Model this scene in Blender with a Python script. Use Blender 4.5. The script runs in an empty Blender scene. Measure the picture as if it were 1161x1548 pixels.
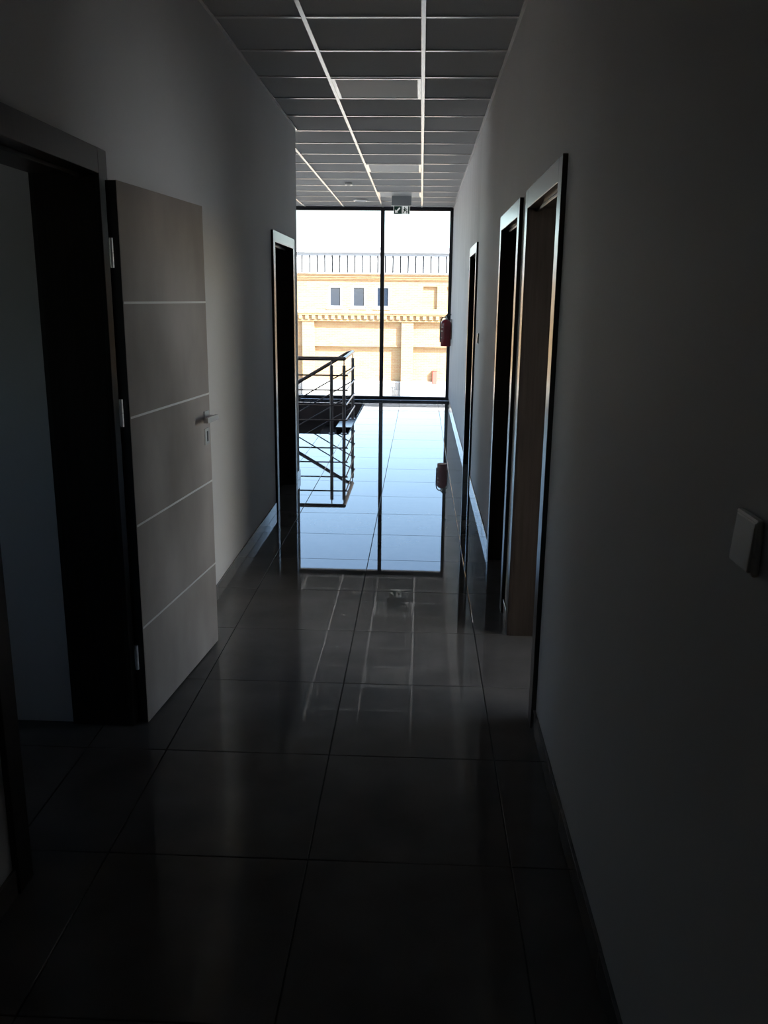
import bpy, bmesh, math, random
from mathutils import Vector, Matrix
random.seed(7)
S = bpy.context.scene
C = S.collection

# ------------------------------------------------------------------ camera
F_PX, W_PX, H_PX = 1300.6, 1161, 1548
PITCH, YAW, ROLL, EYE = -0.24336, -0.039141, 0.011592, 1.598
cy, sy, cp, sp = math.cos(YAW), math.sin(YAW), math.cos(PITCH), math.sin(PITCH)
FWD = Vector((sy * cp, cy * cp, sp)); R0 = Vector((cy, -sy, 0)); U0 = R0.cross(FWD)
RIGHT = math.cos(ROLL) * R0 + math.sin(ROLL) * U0
UP = -math.sin(ROLL) * R0 + math.cos(ROLL) * U0
cam = bpy.data.cameras.new('camera'); camo = bpy.data.objects.new('camera', cam); C.objects.link(camo)
cam.sensor_fit = 'VERTICAL'; cam.sensor_height = 36.0; cam.lens = F_PX / H_PX * 36.0
cam.clip_start = 0.02; cam.clip_end = 500
M = Matrix.Identity(4)
for i in range(3):
    M[i][0], M[i][1], M[i][2] = RIGHT[i], UP[i], -FWD[i]
M[2][3] = EYE
camo.matrix_world = M
S.camera = camo


def at_y(px, py, Y):
    """photo pixel -> point on the plane y = Y"""
    d = FWD + RIGHT * ((px - W_PX / 2) / F_PX) - UP * ((py - H_PX / 2) / F_PX)
    p = d * (Y / d.y)
    return Vector((p.x, Y, p.z + EYE))


# ------------------------------------------------------------------ sky, sun, exposure
TO_SUN = Vector((0.62, -0.50, 0.62)).normalized()
world = bpy.data.worlds.new('world'); S.world = world; world.use_nodes = True
wn = world.node_tree; wn.nodes.clear()
sky = wn.nodes.new('ShaderNodeTexSky'); sky.sky_type = 'NISHITA'; sky.sun_disc = False
sky.sun_elevation = math.asin(TO_SUN.z); sky.sun_rotation = math.atan2(TO_SUN.x, TO_SUN.y)
sky.altitude = 150; sky.air_density = 1.0; sky.dust_density = 1.6; sky.ozone_density = 1.2
bg = wn.nodes.new('ShaderNodeBackground'); bg.inputs['Strength'].default_value = 0.345
wo = wn.nodes.new('ShaderNodeOutputWorld')
wn.links.new(sky.outputs[0], bg.inputs[0]); wn.links.new(bg.outputs[0], wo.inputs[0])
sun = bpy.data.lights.new('sun', 'SUN'); suno = bpy.data.objects.new('sun', sun); C.objects.link(suno)
sun.energy = 12.0; sun.angle = math.radians(0.53); sun.color = (1.0, 0.95, 0.87)
suno.rotation_euler = TO_SUN.to_track_quat('Z', 'Y').to_euler(); suno.location = (20, -20, 30)
S.view_settings.view_transform = 'Standard'; S.view_settings.look = 'None'
S.view_settings.exposure = 1.30; S.view_settings.gamma = 1.0
S.view_settings.use_curve_mapping = False
S.cycles.max_bounces = 14; S.cycles.diffuse_bounces = 8; S.cycles.glossy_bounces = 6
S.cycles.transparent_max_bounces = 12
S.cycles.caustics_reflective = False; S.cycles.caustics_refractive = False

# ------------------------------------------------------------------ materials


def mat(name, col, rough=0.6, metal=0.0, spec=0.5):
    m = bpy.data.materials.new(name); m.use_nodes = True
    b = m.node_tree.nodes['Principled BSDF']
    b.inputs['Base Color'].default_value = (*col, 1); b.inputs['Roughness'].default_value = rough
    b.inputs['Metallic'].default_value = metal; b.inputs['Specular IOR Level'].default_value = spec
    return m


def noisy(m, c0, c1, scale, detail=4, stretch=(1, 1, 1), lo=.3, hi=.7, bump=0, bump_scale=60, bump_dist=.002, rough=None):
    nt = m.node_tree; N, L = nt.nodes, nt.links; b = N['Principled BSDF']
    g = N.new('ShaderNodeNewGeometry'); mp = N.new('ShaderNodeMapping'); mp.inputs['Scale'].default_value = stretch
    L.new(g.outputs['Position'], mp.inputs[0])
    t = N.new('ShaderNodeTexNoise'); t.inputs['Scale'].default_value = scale; t.inputs['Detail'].default_value = detail
    L.new(mp.outputs[0], t.inputs['Vector'])
    r = N.new('ShaderNodeValToRGB'); r.color_ramp.elements[0].position = lo; r.color_ramp.elements[1].position = hi
    r.color_ramp.elements[0].color = (*c0, 1); r.color_ramp.elements[1].color = (*c1, 1)
    L.new(t.outputs['Fac'], r.inputs[0]); L.new(r.outputs[0], b.inputs['Base Color'])
    if rough:
        q = N.new('ShaderNodeMapRange'); q.inputs['To Min'].default_value = rough[0]; q.inputs['To Max'].default_value = rough[1]
        L.new(t.outputs['Fac'], q.inputs['Value']); L.new(q.outputs[0], b.inputs['Roughness'])
    if bump:
        t2 = N.new('ShaderNodeTexNoise'); t2.inputs['Scale'].default_value = bump_scale; t2.inputs['Detail'].default_value = 3
        L.new(g.outputs['Position'], t2.inputs['Vector'])
        bp = N.new('ShaderNodeBump'); bp.inputs['Strength'].default_value = bump; bp.inputs['Distance'].default_value = bump_dist
        L.new(t2.outputs['Fac'], bp.inputs['Height']); L.new(bp.outputs[0], b.inputs['Normal'])
    return m


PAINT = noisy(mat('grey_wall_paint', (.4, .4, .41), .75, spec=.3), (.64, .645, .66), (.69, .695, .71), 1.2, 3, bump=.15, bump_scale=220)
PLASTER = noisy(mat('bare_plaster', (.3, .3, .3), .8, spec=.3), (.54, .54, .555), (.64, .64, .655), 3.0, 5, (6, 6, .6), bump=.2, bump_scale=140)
FLOOR = noisy(mat('polished_floor_tile', (.08, .08, .08), .05), (.09, .083, .077), (.135, .125, .116), 3.5, 6, rough=(.004, .018), bump=.012, bump_scale=2.2, bump_dist=.004)
SKIRT = noisy(mat('skirting_tile', (.08, .08, .08), .08), (.12, .114, .11), (.17, .16, .155), 6, 5, rough=(.06, .12))
FLOOR.node_tree.nodes['Principled BSDF'].inputs['IOR'].default_value = 1.38
GROUT = mat('grout', (.03, .03, .031), .9)
CONC = noisy(mat('concrete_slab', (.4, .4, .4), .9), (.34, .34, .34), (.44, .44, .43), 2.5, 5)
CTILE = noisy(mat('mineral_ceiling_tile', (.5, .5, .5), .9, spec=.1), (.42, .42, .425), (.47, .47, .475), 160, 3, bump=.3, bump_scale=500, bump_dist=.001)
TEE = mat('white_enamelled_steel', (.82, .80, .79), .22)
WENGE = noisy(mat('wenge_laminate', (.014, .011, .010), .28), (.018, .013, .011), (.034, .025, .021), 9, 5, (9, 9, .5))
LEAF = noisy(mat('concrete_look_laminate', (.2, .17, .155), .5), (.22, .19, .17), (.43, .385, .355), 2.2, 5, (1, 1, .55))
LINING = noisy(mat('dull_wenge_lining', (.03, .022, .018), .6, spec=.2), (.022, .016, .013), (.040, .030, .025), 9, 5, (9, 9, .5))
WHITEWALL = mat('white_office_paint', (.82, .82, .80), .8)
LEAFEDGE = mat('dark_leaf_edge', (.012, .010, .010), .5)
INLAY = mat('aluminium_inlay', (.80, .79, .77), .4, .2)
CHROME = mat('satin_chrome', (.86, .86, .85), .25, .45)
STEEL = mat('brushed_stainless', (.24, .205, .20), .33, 1.0)
FRAME = mat('anthracite_frame', (.018, .018, .022), .4)
PLASTIC = mat('white_switch_plastic', (.72, .72, .70), .3)
PANELW = mat('opal_diffuser', (.62, .62, .62), .6, spec=.25)
DARKWOOD = noisy(mat('dark_granite_tread', (.05, .045, .045), .2), (.03, .027, .027), (.07, .06, .06), 30, 4)
BROWN = noisy(mat('brown_painted_plaster', (.09, .065, .06), .6), (.075, .055, .05), (.10, .075, .068), 4, 4)
RED = mat('red_enamel', (.15, .008, .013), .3)
BLACK = mat('black_rubber', (.012, .012, .012), .5)
PAPER = mat('printed_label', (.45, .32, .32), .5)
GREEN = mat('sign_green', (.005, .055, .035), .35)
SIGNW = mat('sign_white', (.75, .76, .75), .35)
_b = SIGNW.node_tree.nodes['Principled BSDF']; _b.inputs['Emission Color'].default_value = (.95, 1, .97, 1); _b.inputs['Emission Strength'].default_value = .16   # faint even glow that whitens the sign plate
SIGNGREY = mat('sign_housing_grey', (.32, .34, .35), .4)
WHITEMETAL = noisy(mat('white_roof_sheet', (.8, .8, .82), .45), (.50, .51, .53), (.56, .57, .59), .8, 3)
GREYMETAL = mat('grey_roof_flashing', (.27, .28, .31), .6)
SEAM = mat('dark_roof_underlay', (.07, .072, .08), .8)
WHITEPLASTER = noisy(mat('white_plinth_render', (.8, .8, .78), .9), (.50, .495, .47), (.58, .575, .55), 1.5, 5)
PAVING = noisy(mat('pale_paving', (.55, .54, .52), .9), (.36, .355, .345), (.44, .435, .42), .8, 5)
WHITEPVC = mat('white_window_frame', (.55, .56, .59), .35)
FGLASS = mat('dark_far_glass', (.02, .03, .05), .04, spec=.9)
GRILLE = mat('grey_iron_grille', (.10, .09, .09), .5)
FADED = mat('faded_red_box', (.55, .09, .07), .6)

# brick
BRICK = mat('sunlit_yellow_red_brick', (.6, .4, .3), .9, spec=.2)
nt = BRICK.node_tree; N, L = nt.nodes, nt.links
g = N.new('ShaderNodeNewGeometry'); sx = N.new('ShaderNodeSeparateXYZ'); cb = N.new('ShaderNodeCombineXYZ')
ad = N.new('ShaderNodeMath'); ad.operation = 'ADD'
L.new(g.outputs['Position'], sx.inputs[0]); L.new(sx.outputs['X'], ad.inputs[0]); L.new(sx.outputs['Y'], ad.inputs[1])
L.new(ad.outputs[0], cb.inputs[0]); L.new(sx.outputs['Z'], cb.inputs[1])
br = N.new('ShaderNodeTexBrick'); br.inputs['Scale'].default_value = 1.0
br.inputs['Brick Width'].default_value = .27; br.inputs['Row Height'].default_value = .085; br.inputs['Mortar Size'].default_value = .008
br.inputs['Color1'].default_value = (.37, .255, .13, 1); br.inputs['Color2'].default_value = (.34, .19, .10, 1)
br.inputs['Mortar'].default_value = (.36, .30, .20, 1)
L.new(cb.outputs[0], br.inputs['Vector']); L.new(br.outputs[0], N['Principled BSDF'].inputs['Base Color'])

# clear architectural glass: reflection by fresnel, otherwise straight through
GLASS = bpy.data.materials.new('clear_glass'); GLASS.use_nodes = True
nt = GLASS.node_tree; nt.nodes.clear(); N, L = nt.nodes, nt.links
tr = N.new('ShaderNodeBsdfTransparent'); tr.inputs[0].default_value = (.93, .95, .95, 1)
gl = N.new('ShaderNodeBsdfGlossy'); gl.inputs['Roughness'].default_value = .0
fr = N.new('ShaderNodeFresnel'); fr.inputs[0].default_value = 1.45
mx = N.new('ShaderNodeMixShader'); ou = N.new('ShaderNodeOutputMaterial')
L.new(fr.outputs[0], mx.inputs[0]); L.new(tr.outputs[0], mx.inputs[1]); L.new(gl.outputs[0], mx.inputs[2]); L.new(mx.outputs[0], ou.inputs[0])

# ------------------------------------------------------------------ mesh helpers


def link(name, me, material, parent=None):
    o = bpy.data.objects.new(name, me); C.objects.link(o)
    if material is not None and len(me.materials) == 0:
        me.materials.append(material)
    if parent is not None:
        o.parent = parent
    return o


def finish(bm, name, smooth=False):
    me = bpy.data.meshes.new(name)
    if smooth:
        for f in bm.faces:
            f.smooth = True
    bm.to_mesh(me); bm.free()
    if smooth:
        me.set_sharp_from_angle(angle=math.radians(35))
    return me


def abox(bm, x0, x1, y0, y1, z0, z1, bev=0):
    r = bmesh.ops.create_cube(bm, size=1)
    vs = r['verts']
    for v in vs:
        v.co = Vector(((x0 + x1) / 2 + v.co.x * (x1 - x0), (y0 + y1) / 2 + v.co.y * (y1 - y0), (z0 + z1) / 2 + v.co.z * (z1 - z0)))
    if bev:
        es = list({e for v in vs for e in v.link_edges})
        bmesh.ops.bevel(bm, geom=es, offset=bev, segments=2, profile=.5, affect='EDGES')


def boxes(name, rects, material, parent=None, bev=0):
    bm = bmesh.new()
    for r in rects:
        abox(bm, *r, bev=bev)
    return link(name, finish(bm, name), material, parent)


def box(name, x0, x1, y0, y1, z0, z1, material, parent=None, bev=0):
    return boxes(name, [(x0, x1, y0, y1, z0, z1)], material, parent, bev)


_cache = {}


def piece(name, cx, cy_, cz, dx, dy, dz, material, parent, bev=.0015):
    """box piece that shares mesh data with alike pieces"""
    k = (name, round(dx, 4), round(dy, 4), round(dz, 4), material.name)
    if k not in _cache:
        bm = bmesh.new(); abox(bm, -dx / 2, dx / 2, -dy / 2, dy / 2, -dz / 2, dz / 2, bev=0)
        if bev:
            bmesh.ops.bevel(bm, geom=list(bm.edges), offset=bev, segments=1, affect='EDGES')
        _cache[k] = finish(bm, name); _cache[k].materials.append(material)
    o = bpy.data.objects.new(name, _cache[k]); C.objects.link(o); o.location = (cx, cy_, cz); o.parent = parent
    return o


def tube_bm(bm, pts, r, seg=12, caps=True):
    pts = [Vector(p) for p in pts]
    rings = []
    n0 = None
    for i, p in enumerate(pts):
        t = ((pts[min(i + 1, len(pts) - 1)] - p).normalized() + (p - pts[max(i - 1, 0)]).normalized())
        t = t.normalized() if t.length > 1e-6 else Vector((0, 0, 1))
        if n0 is None:
            a = Vector((0, 0, 1)) if abs(t.z) < .9 else Vector((1, 0, 0))
            n = t.cross(a).normalized()
        else:
            n = (n0 - t * n0.dot(t)).normalized()
        n0 = n; b = t.cross(n)
        rings.append([bm.verts.new(p + (n * math.cos(2 * math.pi * k / seg) + b * math.sin(2 * math.pi * k / seg)) * r) for k in range(seg)])
    for i in range(len(rings) - 1):
        for k in range(seg):
            bm.faces.new((rings[i][k], rings[i][(k + 1) % seg], rings[i + 1][(k + 1) % seg], rings[i + 1][k]))
    if caps:
        bm.faces.new(list(reversed(rings[0]))); bm.faces.new(rings[-1])


def tube(name, pts, r, material, parent=None, seg=12):
    bm = bmesh.new(); tube_bm(bm, pts, r, seg)
    bmesh.ops.recalc_face_normals(bm, faces=bm.faces)
    return link(name, finish(bm, name, True), material, parent)


def lathe(name, prof, material, parent=None, loc=(0, 0, 0), seg=32, axis='Z'):
    bm = bmesh.new(); rings = []
    for (r, z) in prof:
        if r < 1e-5:
            rings.append([bm.verts.new((0, 0, z))])
        else:
            rings.append([bm.verts.new((r * math.cos(2 * math.pi * k / seg), r * math.sin(2 * math.pi * k / seg), z)) for k in range(seg)])
    for a, b in zip(rings, rings[1:]):
        for k in range(seg):
            k2 = (k + 1) % seg
            if len(a) == 1 and len(b) == 1:
                continue
            if len(a) == 1:
                bm.faces.new((a[0], b[k], b[k2]))
            elif len(b) == 1:
                bm.faces.new((a[k], b[0], a[k2]))
            else:
                bm.faces.new((a[k], b[k], b[k2], a[k2]))
    if len(rings[0]) > 1:
        bm.faces.new(rings[0])
    if len(rings[-1]) > 1:
        bm.faces.new(rings[-1])
    bmesh.ops.recalc_face_normals(bm, faces=bm.faces)
    if axis == 'X':
        bmesh.ops.rotate(bm, verts=bm.verts, matrix=Matrix.Rotation(math.pi / 2, 3, 'Y'))
    if axis == 'Y':
        bmesh.ops.rotate(bm, verts=bm.verts, matrix=Matrix.Rotation(-math.pi / 2, 3, 'X'))
    o = link(name, finish(bm, name, True), material, parent); o.location = loc
    return o


def tag(o, label, cat, group=None, kind=None):
    o['label'] = label; o['category'] = cat
    if group:
        o['group'] = group
    if kind:
        o['kind'] = kind
    return o


def empty(name, loc, label, cat, group=None, kind=None):
    o = bpy.data.objects.new(name, None); C.objects.link(o); o.location = loc
    o.empty_display_size = .1
    return tag(o, label, cat, group, kind)


def holed(u0, u1, v0, v1, holes):
    """rectangles that cover [u0,u1]x[v0,v1] minus holes (disjoint in u)"""
    out = []; u = u0
    for (a, b, c, d) in sorted(holes):
        if a > u:
            out.append((u, a, v0, v1))
        if c > v0:
            out.append((a, b, v0, c))
        if d < v1:
            out.append((a, b, d, v1))
        u = b
    if u < u1:
        out.append((u, u1, v0, v1))
    return out


# ------------------------------------------------------------------ layout (metres)
XR, XL = 0.471, -1.08            # corridor faces
TR, TL = 0.20, 0.20              # wall thicknesses
XRO, XLO = 3.60, -4.20           # outer walls
YB, YW = -3.0, 14.0              # back wall, window plane
YC = 7.70                        # end of the corridor's wall at the stair hall
ZC, ZS = 2.956, 3.22             # suspended ceiling, slab underside
LIN = 0.02                       # door lining thickness
HEAD = 1.985
GZ = -3.60                       # ground outside
DOORS = {  # name: side, clear opening y0, y1
    'door_1': ('L', 2.075, 2.955), 'door_2': ('L', 6.46, 7.36),
    'door_3': ('R', 3.11, 3.97), 'door_4': ('R', 4.37, 5.23), 'door_5': ('R', 7.62, 8.50)}
OPX0, OPX1, OPY0, OPY1 = -3.90, -0.845, 10.27, 13.45   # stair opening

# ------------------------------------------------------------------ floor
fl = boxes('floor', [(XLO, OPX0, YB, YW, -.30, -.010), (OPX1, XRO, YB, YW, -.30, -.010),
                     (OPX0, OPX1, YB, OPY0, -.30, -.010), (OPX0, OPX1, OPY1, YW, -.30, -.010)], GROUT)
tag(fl, 'glossy dark grey tiled floor running down the corridor to the window', 'floor', kind='structure')
PX, PY, TX0, TY0 = .5925, .597, -.297, 4.578
J = .003
xcuts = [-1.18 - PX * k for k in range(5, 0, -1)] + [-1.18, TX0 - PX, TX0, TX0 + PX, TX0 + 2 * PX]
xcuts = [max(c, XLO + .002) for c in xcuts]
for i in range(-13, 16):
    y0, y1 = TY0 + PY * i, TY0 + PY * (i + 1)
    y1 = min(y1, YW - .03)
    if y1 - y0 < .05:
        continue
    for a, b in zip(xcuts, xcuts[1:]):
        if b - a < .05:
            continue
        if b < -1.2 and not (y1 > YC or .8 < y0 < 2.8):
            continue
        if b < -2.4 and y1 < YC:
            continue
        rs = [(a, b, y0, y1)]
        # cut around the stair opening
        if a < OPX1 and b > OPX0 and y0 < OPY1 and y1 > OPY0:
            rs = []
            if y0 < OPY0 - .03: rs.append((a, b, y0, OPY0))
            if y1 > OPY1 + .03: rs.append((a, b, OPY1, y1))
            if b > OPX1 + .02: rs.append((OPX1, b, max(y0, OPY0), min(y1, OPY1)))
            if a < OPX0 - .02: rs.append((a, OPX0, max(y0, OPY0), min(y1, OPY1)))
        for (p0, p1, q0, q1) in rs:
            dz = random.uniform(-.0002, .0002)
            piece('floor_tile', (p0 + p1) / 2, (q0 + q1) / 2, -.005 + dz, p1 - p0 - J, q1 - q0 - J, .010, FLOOR, fl)

# ------------------------------------------------------------------ walls


def holes_of(side):
    return [(y0 - LIN, y1 + LIN, 0, HEAD + LIN) for s, y0, y1 in DOORS.values() if s == side]


def yz_wall(name, x0, x1, rects, material, label):
    o = boxes(name, [(x0, x1, a, b, c, d) for a, b, c, d in rects], material)
    return tag(o, label, 'wall', kind='structure')


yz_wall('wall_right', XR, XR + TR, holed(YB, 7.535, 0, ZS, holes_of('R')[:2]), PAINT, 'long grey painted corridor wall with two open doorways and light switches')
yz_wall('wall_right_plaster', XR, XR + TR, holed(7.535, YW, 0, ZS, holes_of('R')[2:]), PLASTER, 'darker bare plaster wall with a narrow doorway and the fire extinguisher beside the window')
yz_wall('wall_left', XL - TL, XL, holed(YB, YC, 0, ZS, holes_of('L')), PAINT, 'grey corridor wall behind the open panelled door, ending at the stair hall')
tag(box('wall_back', XLO, XRO, YB - .2, YB, 0, ZS, PAINT), 'grey wall closing the dark end of the corridor', 'wall', kind='structure')
tag(box('wall_hall_back', XLO, XL - TL, YC - .2, YC, 0, ZS, PAINT), 'grey wall facing the stairwell and the glazing', 'wall', kind='structure')
yz_wall('wall_outer_stair', XLO - .2, XLO, holed(YB - .2, YW, GZ, ZS, [(.6, 1.4, 1.3, 2.1), (8.9, 13.8, .3, 2.8)]), PAINT, 'outer wall beyond the stairwell and the side office')
WA0, WA1 = -1.20, 4.12
yz_wall('wall_outer_office', XRO, XRO + .2, holed(YB - .2, YW, GZ, ZS, [(WA0, WA1, .05, 2.9)]), PAINT, 'outer wall of the offices with tall glazing')
for nm, y0, y1, x0, x1, lb in [
        ('wall_partition_1', WA0 - .10, WA0, XR + TR, XRO, 'partition wall on the dark side of the glazed office'),
        ('wall_partition_2', WA1, WA1 + .10, XR + TR, XRO, 'partition wall between the two neighbouring open offices'),
        ('wall_partition_3', 6.6, 6.7, XR + TR, XRO, 'partition wall past the second office doorway'),
        ('wall_partition_4', 9.6, 9.7, XR + TR, XRO, 'partition wall past the doorway with the light switch'),
        ('wall_partition_5', 2.955 + LIN, 3.09, XLO, XL - TL, 'grey partition wall seen through the doorway of the panelled door'),
        ('wall_partition_6', -1.1, -1.0, XLO, XL - TL, 'far partition wall of the side office')]:
    tag(box(nm, x0, x1, y0, y1, 0, ZS, WHITEWALL if nm[-1] in '125' else PAINT), lb, 'wall', kind='structure')
tag(boxes('wall_front_parapet', [(XLO - .2, XRO + .2, YW - .03, YW + .17, GZ, -.012), (XR, XRO + .2, YW, YW + .17, 0, ZS)], PAINT), 'outer wall below and beside the glazing', 'wall', kind='structure')
BOUNCE_FLOOR = noisy(mat('warm_bounce_floor', (.45, .33, .22), .5), (.55, .44, .33), (.66, .54, .42), 5, 5, (8, 1, 1))  # unseen office floor, toned pale and warm to bounce light into the corridor
tag(box('floor_office', XR + TR + .02, XRO, WA0, WA1, -.009, .0, BOUNCE_FLOOR), 'unseen pale floor, added to bounce warm light, of the glazed office beyond the daylit doorway', 'floor', kind='structure')
# storey below, seen through the stair opening
tag(boxes('wall_stairwell', [(XLO, XR, OPY1 + .02, OPY1 + .2, GZ, -.30), (XLO, XR, 7.8, 8.0, GZ, -.30), (XR, XR + .2, 7.8, OPY1 + .2, GZ, -.30)], BROWN),
    'brown walls of the stairwell below floor level', 'wall', kind='structure')
tag(boxes('trim_1', [(OPX0, OPX1, OPY1 - .012, OPY1, -.30, -.002), (OPX0, OPX1, OPY0, OPY0 + .012, -.30, -.002), (OPX1 - .012, OPX1, OPY0, 12.1, -.30, -.002)], BROWN),
    'brown facing around the edge of the stair opening', 'trim', kind='structure')
tag(box('floor_lower', XLO, XR, 8.0, OPY1 + .02, GZ, GZ + .05, FLOOR), 'tiled floor of the storey below at the foot of the stairs', 'floor', kind='structure')

# ------------------------------------------------------------------ ceiling
ce = box('ceiling', XLO - .4, XRO + .70, YB - .4, YW + .25, ZS, ZS + .28, CONC)  # slab runs past the office glazing as an unseen eave, added to limit sun
tag(ce, 'suspended ceiling of grey square tiles in a white metal grid', 'ceiling', kind='structure')
GX0, GY0, GP = -.017, 4.753, .6
gx = [GX0 - GP * k for k in range(0, 8)]
rows = [(GY0 + GP * k, GY0 + GP * (k + 1)) for k in range(-9, 16)]
PANELS = {2, 8, 12}              # cells of the middle column that hold light panels
for k, (y0, y1) in zip(range(-9, 16), rows):
    y1 = min(y1, YW - .04)
    cols = [(XR, GX0), (gx[0], gx[1]), (gx[1], max(gx[2], XL))]
    if y0 >= YC - .02 - .1:
        cols = [(XR, GX0)] + [(gx[i], gx[i + 1]) for i in range(0, 6)] + [(gx[6], XLO)]
    for ci, (xa, xb) in enumerate(cols):
        ya = y0
        if k == 4 and ci >= 2:
            pass
        if not (ci == 1 and k in PANELS):
            piece('ceiling_tile', (xa + xb) / 2, (ya + y1) / 2, ZC + .012, abs(xa - xb) - .006, y1 - ya - .006, .012, CTILE, ce, bev=.002)
        # cross tee along x at the row's start
        piece('cross_tee', (xa + xb) / 2, ya, ZC + .003, abs(xa - xb) - .024, .024, .006, TEE, ce, bev=.001)
for i, x in enumerate(gx[:2]):
    piece('main_tee', x, (rows[0][0] + YW - .04) / 2, ZC + .0025, .024, YW - .04 - rows[0][0], .007, TEE, ce, bev=.001)
for x in gx[2:7]:
    piece('main_tee', x, (YC + YW - .04) / 2, ZC + .0025, .024, YW - .04 - YC, .007, TEE, ce, bev=.001)
tag(box('trim_2', XR - .018, XR - .001, YB, YW - .05, ZC - .004, ZC + .002, TEE), 'thin white ceiling angle along the wall with three doorways', 'trim', kind='structure')
tag(box('trim_3', XL + .001, XL + .018, YB, YC, ZC - .004, ZC + .002, TEE), 'thin white ceiling angle above the panelled door wall', 'trim', kind='structure')
tag(box('trim_4', XLO, XRO * .0 + XR, YW - .06, YW - .03, ZC - .006, ZS, FRAME), 'dark strip where the ceiling meets the glazing', 'trim', kind='structure')
for k, lb in ((2, 'square ceiling light panel well before the stair hall'), (8, 'square ceiling light panel above the stair hall entrance'), (12, 'square ceiling light panel next to the exit sign')):
    y0 = GY0 + GP * k
    e = empty('ceiling_light', (GX0 - GP / 2, y0 + GP / 2, ZC), lb, 'ceiling light', 'unlit ceiling light panels')
    w = GP / 2 - .014
    boxes('frame', [(-w, w, -w, -w + .022, -.004, .012), (-w, w, w - .022, w, -.004, .012), (-w, -w + .022, -w + .022, w - .022, -.004, .012), (w - .022, w, -w + .022, w - .022, -.004, .012)], TEE, e)
    box('diffuser', -w + .022, w - .022, -w + .022, w - .022, -.001, .010, PANELW, e)

# ------------------------------------------------------------------ baseboards


def skirting(name, x_face, sgn, spans, label):
    e = bpy.data.objects.new(name, None); C.objects.link(e); tag(e, label, 'baseboard', kind='structure')
    for (a, b) in spans:
        y = a
        while y < b - .02:
            y2 = min(y + .597, b)
            tilt = random.uniform(-.012, .012)
            o = piece('skirting_tile', x_face + sgn * .0062, (y + y2) / 2, .0395, .010, y2 - y - .003, .077, SKIRT, e, bev=.001)
            o.rotation_euler = (0, 0, tilt * .0 + random.uniform(-.002, .002))
            y = y2
    return e


cs = .08
skirting('baseboard_right', XR, -1, [(YB, 3.11 - cs), (3.97 + cs, 4.37 - cs), (5.23 + cs, 7.62 - cs), (8.50 + cs, YW - .07)], 'low grey tile baseboard along the wall with three doorways')
skirting('baseboard_left', XL, 1, [(YB, 2.075 - cs), (2.955 + cs, 6.46 - cs), (7.36 + cs, YC)], 'low grey tile baseboard beneath the panelled door wall')

# ------------------------------------------------------------------ doors


def leaf_parts(parent, w, h, t, sign, handle=True):
    """leaf in local space: hinge at origin, runs along +y, visible face towards +x*sign"""
    lf = box('door_leaf', -t / 2, t / 2, 0, w, .008, h, LEAF, parent, bev=.002)
    f = sign * t / 2
    for k in range(1, 5):
        z = h * (1 - k / 5)
        box('inlay_strip', f - .0012, f + .0012, .002, w - .002, z - .004, z + .004, INLAY, lf)
    for ya in (-.0015, w - .0005):
        box('edge_band', -t / 2 + .0015, t / 2 - .0015, ya, ya + .002, .010, h - .002, LEAFEDGE, lf)
    if handle:
        for s in (1, -1):
            g_ = s * t / 2
            hd = boxes('handle', [(min(g_, g_ + s * .008), max(g_, g_ + s * .008), w - .086, w - .034, 1.058, 1.110)], CHROME, lf, bev=.001)
            bm = bmesh.new(); tube_bm(bm, [(g_, w - .06, 1.084), (g_ + s * .052, w - .06, 1.084)], .010, 14)
            bmesh.ops.recalc_face_normals(bm, faces=bm.faces)
            link('neck', finish(bm, 'neck', True), CHROME, hd)
            box('lever', min(g_ + s * .042, g_ + s * .056), max(g_ + s * .042, g_ + s * .056), w - .185, w - .048, 1.072, 1.096, CHROME, hd, bev=.002)
            ro = boxes('lock_rosette', [(min(g_, g_ + s * .007), max(g_, g_ + s * .007), w - .086, w - .034, .962, 1.034)], CHROME, lf, bev=.001)
            boxes('keyhole', [(min(g_, g_ + s * .008), max(g_, g_ + s * .008), w - .068, w - .052, .975, 1.021)], BLACK, ro, bev=.001)
    return lf


def frame_parts(e, side, y0, y1):
    xf, xb = (XR, XR + TR) if side == 'R' else (XL, XL - TL)
    s = -1 if side == 'R' else 1
    c0, c1 = sorted((xf, xf + s * .018)); l0, l1 = sorted((xf + s * .002, xb - s * .002))
    b0, b1 = sorted((xb, xb - s * .018))
    t = .08
    for nm, r0, r1 in (('casing', c0, c1), ('inner_casing', b0, b1)):
        for ya, yb in ((y0 - t, y0), (y1, y1 + t)):
            box(nm, r0, r1, ya, yb, 0.001, HEAD + t, WENGE, e, bev=.002)
        box(nm + '_head', r0, r1, y0, y1, HEAD, HEAD + t, WENGE, e, bev=.002)
    box('jamb', l0, l1, y0 - LIN, y0, .001, HEAD, LINING, e)
    box('jamb', l0, l1, y1, y1 + LIN, .001, HEAD, LINING, e)
    box('head_jamb', l0, l1, y0 - LIN, y1 + LIN, HEAD, HEAD + LIN, WENGE, e)
    # stop rebate
    if side == 'R':
        q0, q1 = xf + .022, xf + .036
        box('door_stop', q0, q1, y0 + .001, y1 - .001, HEAD - .014, HEAD - .0005, WENGE, e, bev=.002)
        box('door_stop', q0, q1, y0 + .0005, y0 + .012, .001, HEAD - .015, WENGE, e, bev=.001)
    else:
        q0, q1 = xf - .060, xf - .046
        box('door_stop', q0, q1, y0 + .001, y1 - .001, HEAD - .014, HEAD - .0005, WENGE, e, bev=.002)
        box('door_stop', q0, q1, y0 + .0005, y0 + .012, .001, HEAD - .015, WENGE, e, bev=.001)


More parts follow.
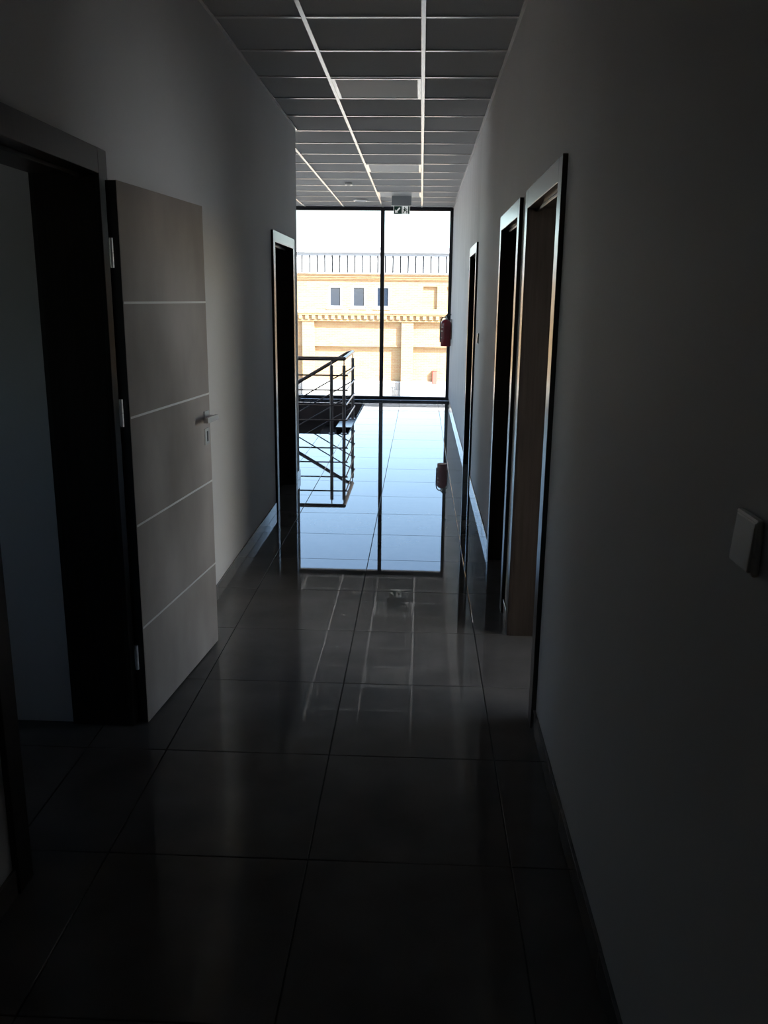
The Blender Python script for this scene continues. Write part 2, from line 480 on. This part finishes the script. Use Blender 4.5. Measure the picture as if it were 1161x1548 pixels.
LAB = {'door_1': 'panelled brown-grey door with four metal lines, swung flat against the wall',
       'door_2': 'open doorway with dark casing at the wall corner by the stair hall',
       'door_3': 'dark-cased open doorway spilling daylight, opposite the panelled door',
       'door_4': 'dark-cased open doorway just past the one spilling daylight',
       'door_5': 'narrow-looking dark-cased doorway beside the small far light switch'}
for nm, (side, y0, y1) in DOORS.items():
    e = bpy.data.objects.new(nm, None); C.objects.link(e); tag(e, LAB[nm], 'door', 'dark-cased doors along the corridor', 'structure')
    frame_parts(e, side, y0, y1)
    if nm == 'door_1':
        lf = leaf_parts(e, .832, 1.967, .040, 1)
        a = Vector((-1.031, 2.972, 0)); b = Vector((-.952, 3.798, 0)); d = b - a
        lf.location = a; lf.rotation_euler = (0, 0, math.atan2(d.y, d.x) - math.pi / 2)
        for z in (1.735, 1.20, .285):
            h = tube('hinge', [(-1.034, 2.950, z - .048), (-1.034, 2.950, z - .001)], .0068, CHROME, e)
            bm = bmesh.new(); tube_bm(bm, [(-1.034, 2.950, z + .001), (-1.034, 2.950, z + .048)], .0068); bmesh.ops.recalc_face_normals(bm, faces=bm.faces)
            link('hinge_pin', finish(bm, 'hinge_pin', True), CHROME, h)
            boxes('hinge_plate', [(-1.044, -1.034, 2.9545, 2.9575, z - .045, z + .045)], CHROME, h)
    else:
        w = y1 - y0 - .01
        lf = leaf_parts(e, w, 1.972, .040, 1)
        if side == 'R':      # leaf stands square to the wall inside the room, hinged on the far jamb
            lf.rotation_euler = (0, 0, -math.pi / 2); lf.location = (XR + TR - .006, y1 - .022, 0)
        else:
            lf.rotation_euler = (0, 0, math.pi / 2); lf.location = (XL - TL + .006, y1 - .022, 0)

# ------------------------------------------------------------------ end glazing
MUL = [-4.17, -2.25, -.619, .452]


def glazing(name, label, mulls, ywin, z0, z1, wid=.062, dep=.09):
    e = bpy.data.objects.new(name, None); C.objects.link(e); tag(e, label, 'window', kind='structure')
    for m in mulls:
        box('mullion', m - wid / 2, m + wid / 2, ywin - dep / 2, ywin + dep / 2, z0, z1, FRAME, e, bev=.003)
    for a, b in zip(mulls, mulls[1:]):
        for za, zb, nm in ((z0, z0 + .055, 'bottom_rail'), (z1 - .045, z1, 'top_rail')):
            box(nm, a + wid / 2, b - wid / 2, ywin - dep / 2 + .004, ywin + dep / 2 - .004, za, zb, FRAME, e, bev=.002)
        box('pane', a + wid / 2, b - wid / 2, ywin - .006, ywin + .006, z0 + .055, z1 - .045, GLASS, e)
    return e


glazing('window_1', 'floor-to-ceiling dark-framed glazing at the end of the corridor', MUL, 14.015, .002, ZC)
e = bpy.data.objects.new('window_2', None); C.objects.link(e); tag(e, 'tall glazing of the office opposite the panelled door', 'window', kind='structure')
for y in (WA0 + .03, .2, 1.55, 2.9, WA1 - .03):
    box('mullion', XRO + .06, XRO + .14, y - .03, y + .03, .05, 2.9, FRAME, e)
for ya, yb in ((WA0 + .06, .17), (.23, 1.52), (1.58, 2.87), (2.93, WA1 - .06)):
    box('bottom_rail', XRO + .06, XRO + .14, ya, yb, .05, .11, FRAME, e); box('top_rail', XRO + .06, XRO + .14, ya, yb, 2.84, 2.9, FRAME, e)
    box('pane', XRO + .094, XRO + .106, ya, yb, .11, 2.84, GLASS, e)
e = bpy.data.objects.new('window_3', None); C.objects.link(e); tag(e, 'small unseen window added to light the side office behind the panelled door', 'window', kind='structure')  # unseen opening, put in to give this room its dim light
fx0, fx1 = XLO - .13, XLO - .06
boxes('frame', [(fx0, fx1, .6, 1.4, 1.3, 1.35), (fx0, fx1, .6, 1.4, 2.05, 2.1), (fx0, fx1, .6, .65, 1.35, 2.05), (fx0, fx1, 1.35, 1.4, 1.35, 2.05)], FRAME, e)
box('pane', XLO - .10, XLO - .09, .65, 1.35, 1.35, 2.05, GLASS, e)
e = bpy.data.objects.new('window_4', None); C.objects.link(e); tag(e, 'tall unseen side glazing added to light the stair hall beyond the stairs', 'window', kind='structure')  # unseen glazing, added to brighten the far corridor walls
ys = (8.93, 10.5, 12.1, 13.77)
for y in ys:
    box('mullion', fx0, fx1, y - .03, y + .03, .30, 2.8, FRAME, e)
for ya, yb in zip(ys, ys[1:]):
    box('bottom_rail', fx0, fx1, ya + .03, yb - .03, .30, .36, FRAME, e); box('top_rail', fx0, fx1, ya + .03, yb - .03, 2.74, 2.8, FRAME, e)
    box('pane', XLO - .10, XLO - .09, ya + .03, yb - .03, .36, 2.74, GLASS, e)

# ------------------------------------------------------------------ stairs
st = empty('staircase', (OPX1, 12.8, -.01), 'dark stone staircase going down beside the glazing', 'staircase')
RISE, GO, NST = .170, .290, 9


def lpiece(name, x0, x1, y0, y1, z0, z1, m):
    return box(name, x0 - st.location.x, x1 - st.location.x, y0 - st.location.y, y1 - st.location.y, z0 - st.location.z, z1 - st.location.z, m, st, bev=.004)


for k in range(NST):
    x1 = OPX1 - .012 - GO * k
    z = -RISE * (k + 1)
    lpiece('tread', x1 - GO - .02, x1, 12.02, OPY1 - .016, z - .04, z, DARKWOOD)
    lpiece('riser', x1 - .02, x1 - .002, 12.02, OPY1 - .016, z + .0, z + RISE - .04 if k else z + RISE - .012, BROWN)
xl = OPX1 - .012 - GO * NST
zl = -RISE * (NST + 1)
lpiece('landing', XLO + .02, xl + .0, OPY0 + .05, OPY1 - .016, zl - .2, zl, DARKWOOD)
for k in range(NST):
    x0 = xl + GO * k
    z = zl - RISE * (k + 1)
    lpiece('tread', x0 + .005, x0 + GO + .02, OPY0 + .05, 11.55, z - .04, z, DARKWOOD)

# ------------------------------------------------------------------ stair railing
XE, YN, YS = -.900, 10.31, 11.66
BARS = (.703, .527, .345, .170)
rl = empty('stair_railing', (XE, YN, 0), 'steel stair railing with round posts and thin bars around the stair opening', 'railing')
O = Vector((XE, YN, 0))


def rt(name, pts, r, m=STEEL, seg=12, parent=None):
    return tube(name, [Vector(p) - O for p in pts], r, m, parent or rl, seg)


def post(x, y, zb, zt):
    p = rt('post', [(x, y, zb), (x, y, zt - .085)], .021, seg=16)
    rt('cap', [(x, y, zt - .085), (x, y, zt - .078)], .0225, parent=p, seg=16)
    rt('stem', [(x, y, zt - .078), (x, y, zt - .012)], .007, parent=p)
    rt('base_ring', [(x, y, zb), (x, y, zb + .008)], .038, parent=p, seg=20)
    return p


HR = .897
for x in (XE, -1.05, -2.25, -3.45):
    p = post(x, YN, .0, HR)
post(XE, YS, 0, HR)
SL = RISE / GO
for x in (-2.05, -3.1):
    dz = -(XE - x) * SL
    zt = -RISE * (int((OPX1 - .012 - x) / GO) + 1)
    post(x, YS, zt, HR + dz)
rt('handrail', [(-4.19, YN, HR), (XE, YN, HR)], .024, seg=16)
rt('handrail', [(XE, YN, HR), (XE, YS, HR)], .024, seg=16)
rt('handrail', [(XE, YS, HR), (XE - .08, YS, HR - .02), (-3.4, YS, HR - (3.4 + XE) * SL)], .024, seg=16)
for z in BARS:
    rt('bar', [(-4.19, YN - .026, z), (XE + .05, YN - .026, z)], .0085, seg=8)
    rt('bar', [(XE + .026, YN - .02, z), (XE + .026, YS + .05, z)], .0085, seg=8)
    rt('bar', [(XE + .03, YS - .026, z), (XE, YS - .026, z - .012), (-3.4, YS - .026, z - .012 - (3.4 + XE) * SL)], .0085, seg=8)
    for (x, y, dx, dy) in ((XE, YN, 0, -1), (-1.05, YN, 0, -1), (XE, YS, 1, 0), (XE, YN, 1, 0)):
        rt('bar_holder', [(x + dx * .018, y + dy * .018, z), (x + dx * .034, y + dy * .034, z)], .009, seg=10)

# ------------------------------------------------------------------ exit sign
SY = 12.45
a = at_y(592, 311, SY); b = at_y(622, 311, SY); c = at_y(595, 311.5, SY); d = at_y(619.5, 324, SY)
ex = empty('exit_sign', ((a.x + b.x) / 2, SY, ZC), 'green and white emergency exit sign hung from the ceiling before the glazing', 'exit sign')
X0, Z0 = ex.location.x, ex.location.z
zt, zb2 = a.z - Z0, d.z - Z0
box('housing', a.x - X0, b.x - X0, -.03, .035, zt, -.0, SIGNGREY, ex, bev=.004)
pl = box('sign_plate', c.x - X0, d.x - X0, -.006, .006, zb2, zt - .0005, SIGNW, ex, bev=.001)
x0_, x1_ = c.x - X0 + .006, d.x - X0 - .006; h0, h1 = zb2 + .004, zt - .006; xm = x0_ + (x1_ - x0_) * .5


def flat(name, polys, yy, m, parent):
    bm = bmesh.new()
    for poly in polys:
        f = [bm.verts.new((x, yy, z)) for x, z in poly]; bk = [bm.verts.new((x, yy + .001, z)) for x, z in poly]
        bm.faces.new(f); bm.faces.new(list(reversed(bk)))
        for i in range(len(f)):
            j = (i + 1) % len(f); bm.faces.new((f[j], f[i], bk[i], bk[j]))
    bmesh.ops.recalc_face_normals(bm, faces=bm.faces)
    return link(name, finish(bm, name), m, parent)


flat('arrow_field', [[(x0_, h0), (xm - .003, h0), (xm - .003, h1), (x0_, h1)]], -.0075, GREEN, pl)
hw, hh = xm - .003 - x0_, h1 - h0


def UV(u, v, ox, w): return (ox + u * w, h0 + v * hh)


flat('arrow', [[UV(.15, .15, x0_, hw), (UV(.55, .15, x0_, hw)), UV(.44, .28, x0_, hw), UV(.85, .72, x0_, hw), UV(.72, .86, x0_, hw), UV(.30, .42, x0_, hw), UV(.15, .58, x0_, hw)]], -.0088, SIGNW, pl)
hw2 = x1_ - xm
for ua, ub in ((0, .08), (.82, 1)):
    flat('door_field', [[UV(ua, 0, xm, hw2), UV(ub, 0, xm, hw2), UV(ub, 1, xm, hw2), UV(ua, 1, xm, hw2)]], -.0075, GREEN, pl)
head = [UV(.36 + .075 * math.cos(t * math.pi / 4), .84 + .085 * math.sin(t * math.pi / 4), xm, hw2) for t in range(8)]
flat('running_figure', [head,
                        [UV(.34, .74, xm, hw2), UV(.26, .42, xm, hw2), UV(.44, .38, xm, hw2), UV(.52, .70, xm, hw2)],
                        [UV(.50, .72, xm, hw2), UV(.50, .62, xm, hw2), UV(.70, .52, xm, hw2), UV(.72, .60, xm, hw2)],
                        [UV(.34, .72, xm, hw2), UV(.18, .56, xm, hw2), UV(.24, .50, xm, hw2), UV(.36, .62, xm, hw2)],
                        [UV(.28, .42, xm, hw2), UV(.20, .22, xm, hw2), UV(.12, .08, xm, hw2), UV(.22, .06, xm, hw2), UV(.32, .22, xm, hw2), UV(.42, .40, xm, hw2)],
                        [UV(.38, .42, xm, hw2), UV(.62, .32, xm, hw2), UV(.60, .06, xm, hw2), UV(.70, .06, xm, hw2), UV(.74, .38, xm, hw2), UV(.46, .50, xm, hw2)]], -.0088, GREEN, pl)

# ------------------------------------------------------------------ round ceiling fitting and small square lamp
rd = empty('ceiling_lamp', (-.892, 12.93, ZC), 'round white flush ceiling lamp near the glazing', 'ceiling lamp')
lathe('rim', [(.100, .0), (.100, -.012), (.094, -.020), (.080, -.022), (.078, -.016)], TEE, rd, seg=40)
lathe('diffuser', [(.078, -.010), (.060, -.022), (.03, -.028), (0, -.030)], PANELW, rd, seg=40)
sq = empty('emergency_lamp', (-.914, 11.12, ZC), 'small square white emergency lamp on a ceiling tile', 'lamp')
box('body', -.045, .045, -.045, .045, -.022, 0, PLASTIC, sq, bev=.004)
lathe('lens', [(.022, -.021), (.018, -.027), (0, -.029)], PANELW, sq, seg=24)

# ------------------------------------------------------------------ fire extinguisher
EX = Vector((.383, 13.30, .905))
fe = empty('fire_extinguisher', EX, 'red fire extinguisher hanging on the plaster wall beside the glazing', 'fire extinguisher')
lathe('cylinder', [(.0, .008), (.060, .006), (.074, .0), (.078, .012), (.078, .33), (.074, .355), (.058, .378), (.034, .392), (.022, .398), (0, .399)], RED, fe, seg=40)
lathe('neck_ring', [(.020, .397), (.020, .418), (0, .419)], CHROME, fe, seg=20)
box('valve', -.018, .018, -.014, .014, .416, .446, BLACK, fe, bev=.003)
lathe('gauge', [(.013, 0), (.013, .012), (0, .013)], PLASTIC, fe, (-.0, -.014, .43), seg=18, axis='Y').rotation_euler = (0, 0, math.pi)
bm = bmesh.new(); tube_bm(bm, [(-.012, 0, .444), (.02, 0, .452), (.075, 0, .468)], .008, 8); bmesh.ops.recalc_face_normals(bm, faces=bm.faces)
link('carry_handle', finish(bm, 'h', True), BLACK, fe)
bm = bmesh.new(); tube_bm(bm, [(.0, 0, .45), (.02, 0, .474), (.06, 0, .498)], .007, 8); bmesh.ops.recalc_face_normals(bm, faces=bm.faces)
link('squeeze_lever', finish(bm, 'h', True), BLACK, fe)
bm = bmesh.new(); tube_bm(bm, [(-.018, 0, .43), (-.05, -.01, .425), (-.078, -.02, .39), (-.088, -.03, .33), (-.086, -.03, .10), (-.084, -.03, .06)], .009, 10); bmesh.ops.recalc_face_normals(bm, faces=bm.faces)
link('hose', finish(bm, 'h', True), BLACK, fe)
boxes('wall_bracket', [(.079, .0875, -.018, .018, .10, .40), (.05, .086, -.012, .012, .392, .398)], BLACK, fe)
bm = bmesh.new()
for z0, z1 in ((.10, .30),):
    n = 14
    vs = [[bm.verts.new((.0786 * math.cos(t), .0786 * math.sin(t), z)) for t in [math.radians(-165 + 100 * i / n) for i in range(n + 1)]] for z in (z0, z1)]
    for i in range(n):
        bm.faces.new((vs[0][i], vs[0][i + 1], vs[1][i + 1], vs[1][i]))
lbm = link('instruction_label', finish(bm, 'l', True), mat('label_red', (.13, .010, .014), .5), fe)
for k, (za, zb) in enumerate(((.276, .290), (.215, .235), (.12, .13))):
    bm = bmesh.new()
    n = 8
    vs = [[bm.verts.new((.0791 * math.cos(t), .0791 * math.sin(t), z)) for t in [math.radians(-160 + (38 - 8 * k) * i / n) for i in range(n + 1)]] for z in (za, zb)]
    for i in range(n):
        bm.faces.new((vs[0][i], vs[0][i + 1], vs[1][i + 1], vs[1][i]))
    link('label_print', finish(bm, 'l', True), PAPER, lbm)

# ------------------------------------------------------------------ wall switches


def switch(y, z, label):
    e = empty('light_switch', (XR, y, z), label, 'light switch', 'light switches on the corridor wall')
    box('frame', -.011, -.0005, -.041, .041, -.041, .041, PLASTIC, e, bev=.0045)
    bm = bmesh.new(); abox(bm, -.0145, -.009, -.0355, .0355, -.0355, .0355, bev=.0022)
    for v in bm.verts:
        v.co.x -= .0022 * (v.co.z / -.03) if v.co.x < -.011 else 0
    link('rocker', finish(bm, 'rocker'), PLASTIC, e)
    return e


switch(1.183, 1.272, 'white rocker switch on the wall in the dark stretch before the doorways')
switch(7.12, 1.293, 'small white switch just before the narrow-looking far doorway')

# ------------------------------------------------------------------ outdoors: ground and brick building
YF = 44.0
gr = box('ground', -90, 90, -60, 130, GZ - .3, GZ, PAVING)
tag(gr, 'pale sunlit paving outside, below the brick building', 'ground', kind='structure')
bl = empty('brick_building', (0, YF, GZ), 'sunlit yellow-red brick building with white sheet roof seen through the glazing', 'building')


def bb(name, x0, x1, y0, y1, z0, z1, m, parent=None, bev=0):
    return box(name, x0, x1, y0 - YF, y1 - YF, z0 - GZ, z1 - GZ, m, parent or bl, bev)


def zf(py, Y=YF, px=580): return at_y(px, py, Y).z
def xf(px, Y=YF, py=500): return at_y(px, py, Y).x


BX0, BX1 = -30.0, 26.0
z_plinth, z_ledge, z_rec, z_top = zf(577), zf(523.5), zf(487), zf(484)
z_dent0, z_dent1, z_sill, z_wintop, z_winbot = zf(483), zf(477), zf(470.5), zf(432.5), zf(466.5)
z_cor0, z_roof0 = zf(424.5), zf(414)
per = xf(607) - xf(457)
pw = xf(625) - xf(607)
p0 = xf(607)
# lower storey: back wall, upper bay panels, pilasters, plinth
bb('rear_wall', BX0, BX1, YF + .42, YF + 9, GZ, z_top, BRICK)
n0 = int(math.ceil((BX0 - p0) / per)); n1 = int((BX1 - p0) / per)
for k in range(n0, n1):
    x = p0 + per * k
    bb('pilaster', x, x + pw, YF, YF + .42, z_plinth, z_rec, BRICK)
    if k + 1 < n1:
        bb('bay_panel', x + pw, x + per, YF + .22, YF + .42, z_ledge, z_rec, BRICK)
        bb('bay_ledge', x + pw, x + per, YF + .19, YF + .22, z_ledge - .03, z_ledge + .03, BRICK)
        bb('plinth_panel', x + pw, x + per, YF + .10, YF + .42, GZ, z_plinth - .44, WHITEPLASTER)
        bb('plinth_step', x + pw, x + per, YF + .25, YF + .42, z_plinth - .44, z_plinth, WHITEPLASTER)
    bb('pilaster_plinth', x, x + pw, YF - .04, YF + .42, GZ, z_plinth, WHITEPLASTER)
    # barred basement vent beside each pilaster
    bars = [(x - .44 + .085 * i, x - .41 + .085 * i, .04, .07, .10, (z_plinth - GZ) - .06) for i in range(5)] + [(x - .46, x - .03, .035, .075, zz, zz + .035) for zz in (.10, .36, (z_plinth - GZ) - .09)]
    boxes('basement_grille', bars, GRILLE, bl)
# cornice between the storeys
bb('string_course', BX0, BX1, YF - .02, YF + .42, z_rec, z_dent0, BRICK)
bb('string_moulding', BX0, BX1, YF - .07, YF - .02, zf(486), zf(484.6), BRICK)
bb('dentil_band', BX0, BX1, YF - .02, YF + .42, z_dent0, z_dent1, BRICK)
bb('cornice_slab', BX0, BX1, YF - .16, YF + .42, z_dent1, zf(474.5), BRICK)
bb('cornice_slab', BX0, BX1, YF - .20, YF + .42, zf(474.5), zf(472.2), BRICK)
bb('sill_course', BX0, BX1, YF - .10, YF + .42, zf(472.2), z_sill, WHITEPLASTER)
dp = xf(549.8) - xf(540)
x = xf(455) - dp * 70; i = 0
dm = None
while x < BX1 - .3:
    if x > BX0 + .1:
        o = piece('dentil', x, -.02 - .06, (z_dent0 + z_dent1) / 2 - GZ, dp * .52, .12, (z_dent1 - z_dent0) * .98, BRICK, bl, bev=0)
    x += dp
# upper storey with window openings and blind niches
wins = [(495.8, 517.2), (531.0, 553.2), (567.0, 589.4)]
niche = [(639.5, 661.0), (675.5, 697.0), (711.5, 733), (404, 425.5), (368, 389.5)]
hs = [(xf(a, YF, 450), xf(b, YF, 450), z_winbot, z_wintop) for a, b in wins + niche]
up = [(a, b, -.0, .42, c - GZ, d - GZ) for a, b, c, d in holed(BX0, BX1, z_sill, z_cor0, hs)]
boxes('upper_wall', up, BRICK, bl)
for a, b, c, d in hs[3:]:
    bb('blind_niche', a, b, YF + .14, YF + .42, c, d, BRICK)
for (a, b, c, d) in hs[:3]:
    t = .085
    fo = boxes('window', [(a, b, .05, .16, c - GZ, c + t + .03 - GZ), (a, b, .05, .16, d - t - GZ, d - GZ), (a, a + t + .03, .05, .16, c + t + .03 - GZ, d - t - GZ), (b - t, b, .05, .16, c + t + .03 - GZ, d - t - GZ)], WHITEPVC, bl)
    box('pane', a + t + .03, b - t, .10, .12, c + t + .03 - GZ, d - t - GZ, FGLASS, fo)
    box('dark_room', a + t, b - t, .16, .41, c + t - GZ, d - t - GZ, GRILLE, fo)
    box('window_sill', a - .06, b + .06, -.06, .05, c - .05 - GZ, c - GZ, WHITEPVC, fo)
bb('upper_body', BX0, BX1, YF + .42, YF + 9, z_top, zf(388), BRICK)
# eaves mouldings
for pa, pb, dd in ((424.5, 422.4, .05), (422.4, 419.8, .10), (419.8, 416.8, .15), (416.8, 414.4, .20)):
    bb('eaves_moulding', BX0, BX1, YF - dd, YF + .42, zf(pa), zf(pb), BRICK)
bb('gutter', BX0, BX1, YF - .26, YF + .42, zf(414.4), zf(413), WHITEMETAL)
# steep white sheet roof, one panel per seam
sp_ = (xf(650.5) - xf(581)) / 6.0 * 1.0
sp_ = xf(664.2) - xf(652.9)
x = xf(581.5) - sp_ * 100
za, zb3 = zf(413), zf(387)
while x < BX1:
    if x > BX0:
        piece('roof_panel', x + sp_ / 2, -.10, (za + zb3) / 2 - GZ, sp_ - .060, .12, zb3 - za, WHITEMETAL, bl, bev=.012)
    x += sp_
bb('roof_backing', BX0, BX1, YF + .06, YF + 9, za, zb3, SEAM)
bb('roof_flashing', BX0, BX1, YF - .13, YF + 9, zb3, zf(382.6), GREYMETAL)
bb('roof_cap', BX0, BX1, YF - .34, YF + 9, zf(382.6), zf(379), WHITEMETAL)
bb('roof_edge', BX0, BX1, YF - .20, YF + 9, zf(379), zf(374.5), GREYMETAL)
# faded red box on the brick wall
fb = empty('wall_box', (xf(657, YF + .3, 570), YF + .42, zf(580)), 'faded red box mounted low on the brick wall of the building outside', 'wall box')
hb = zf(561) - zf(580)
box('housing', -.12, .12, -.22, 0, 0, hb, FADED, fb, bev=.03)
box('lid', -.13, .13, -.235, 0, hb, hb + .04, FADED, fb, bev=.015)
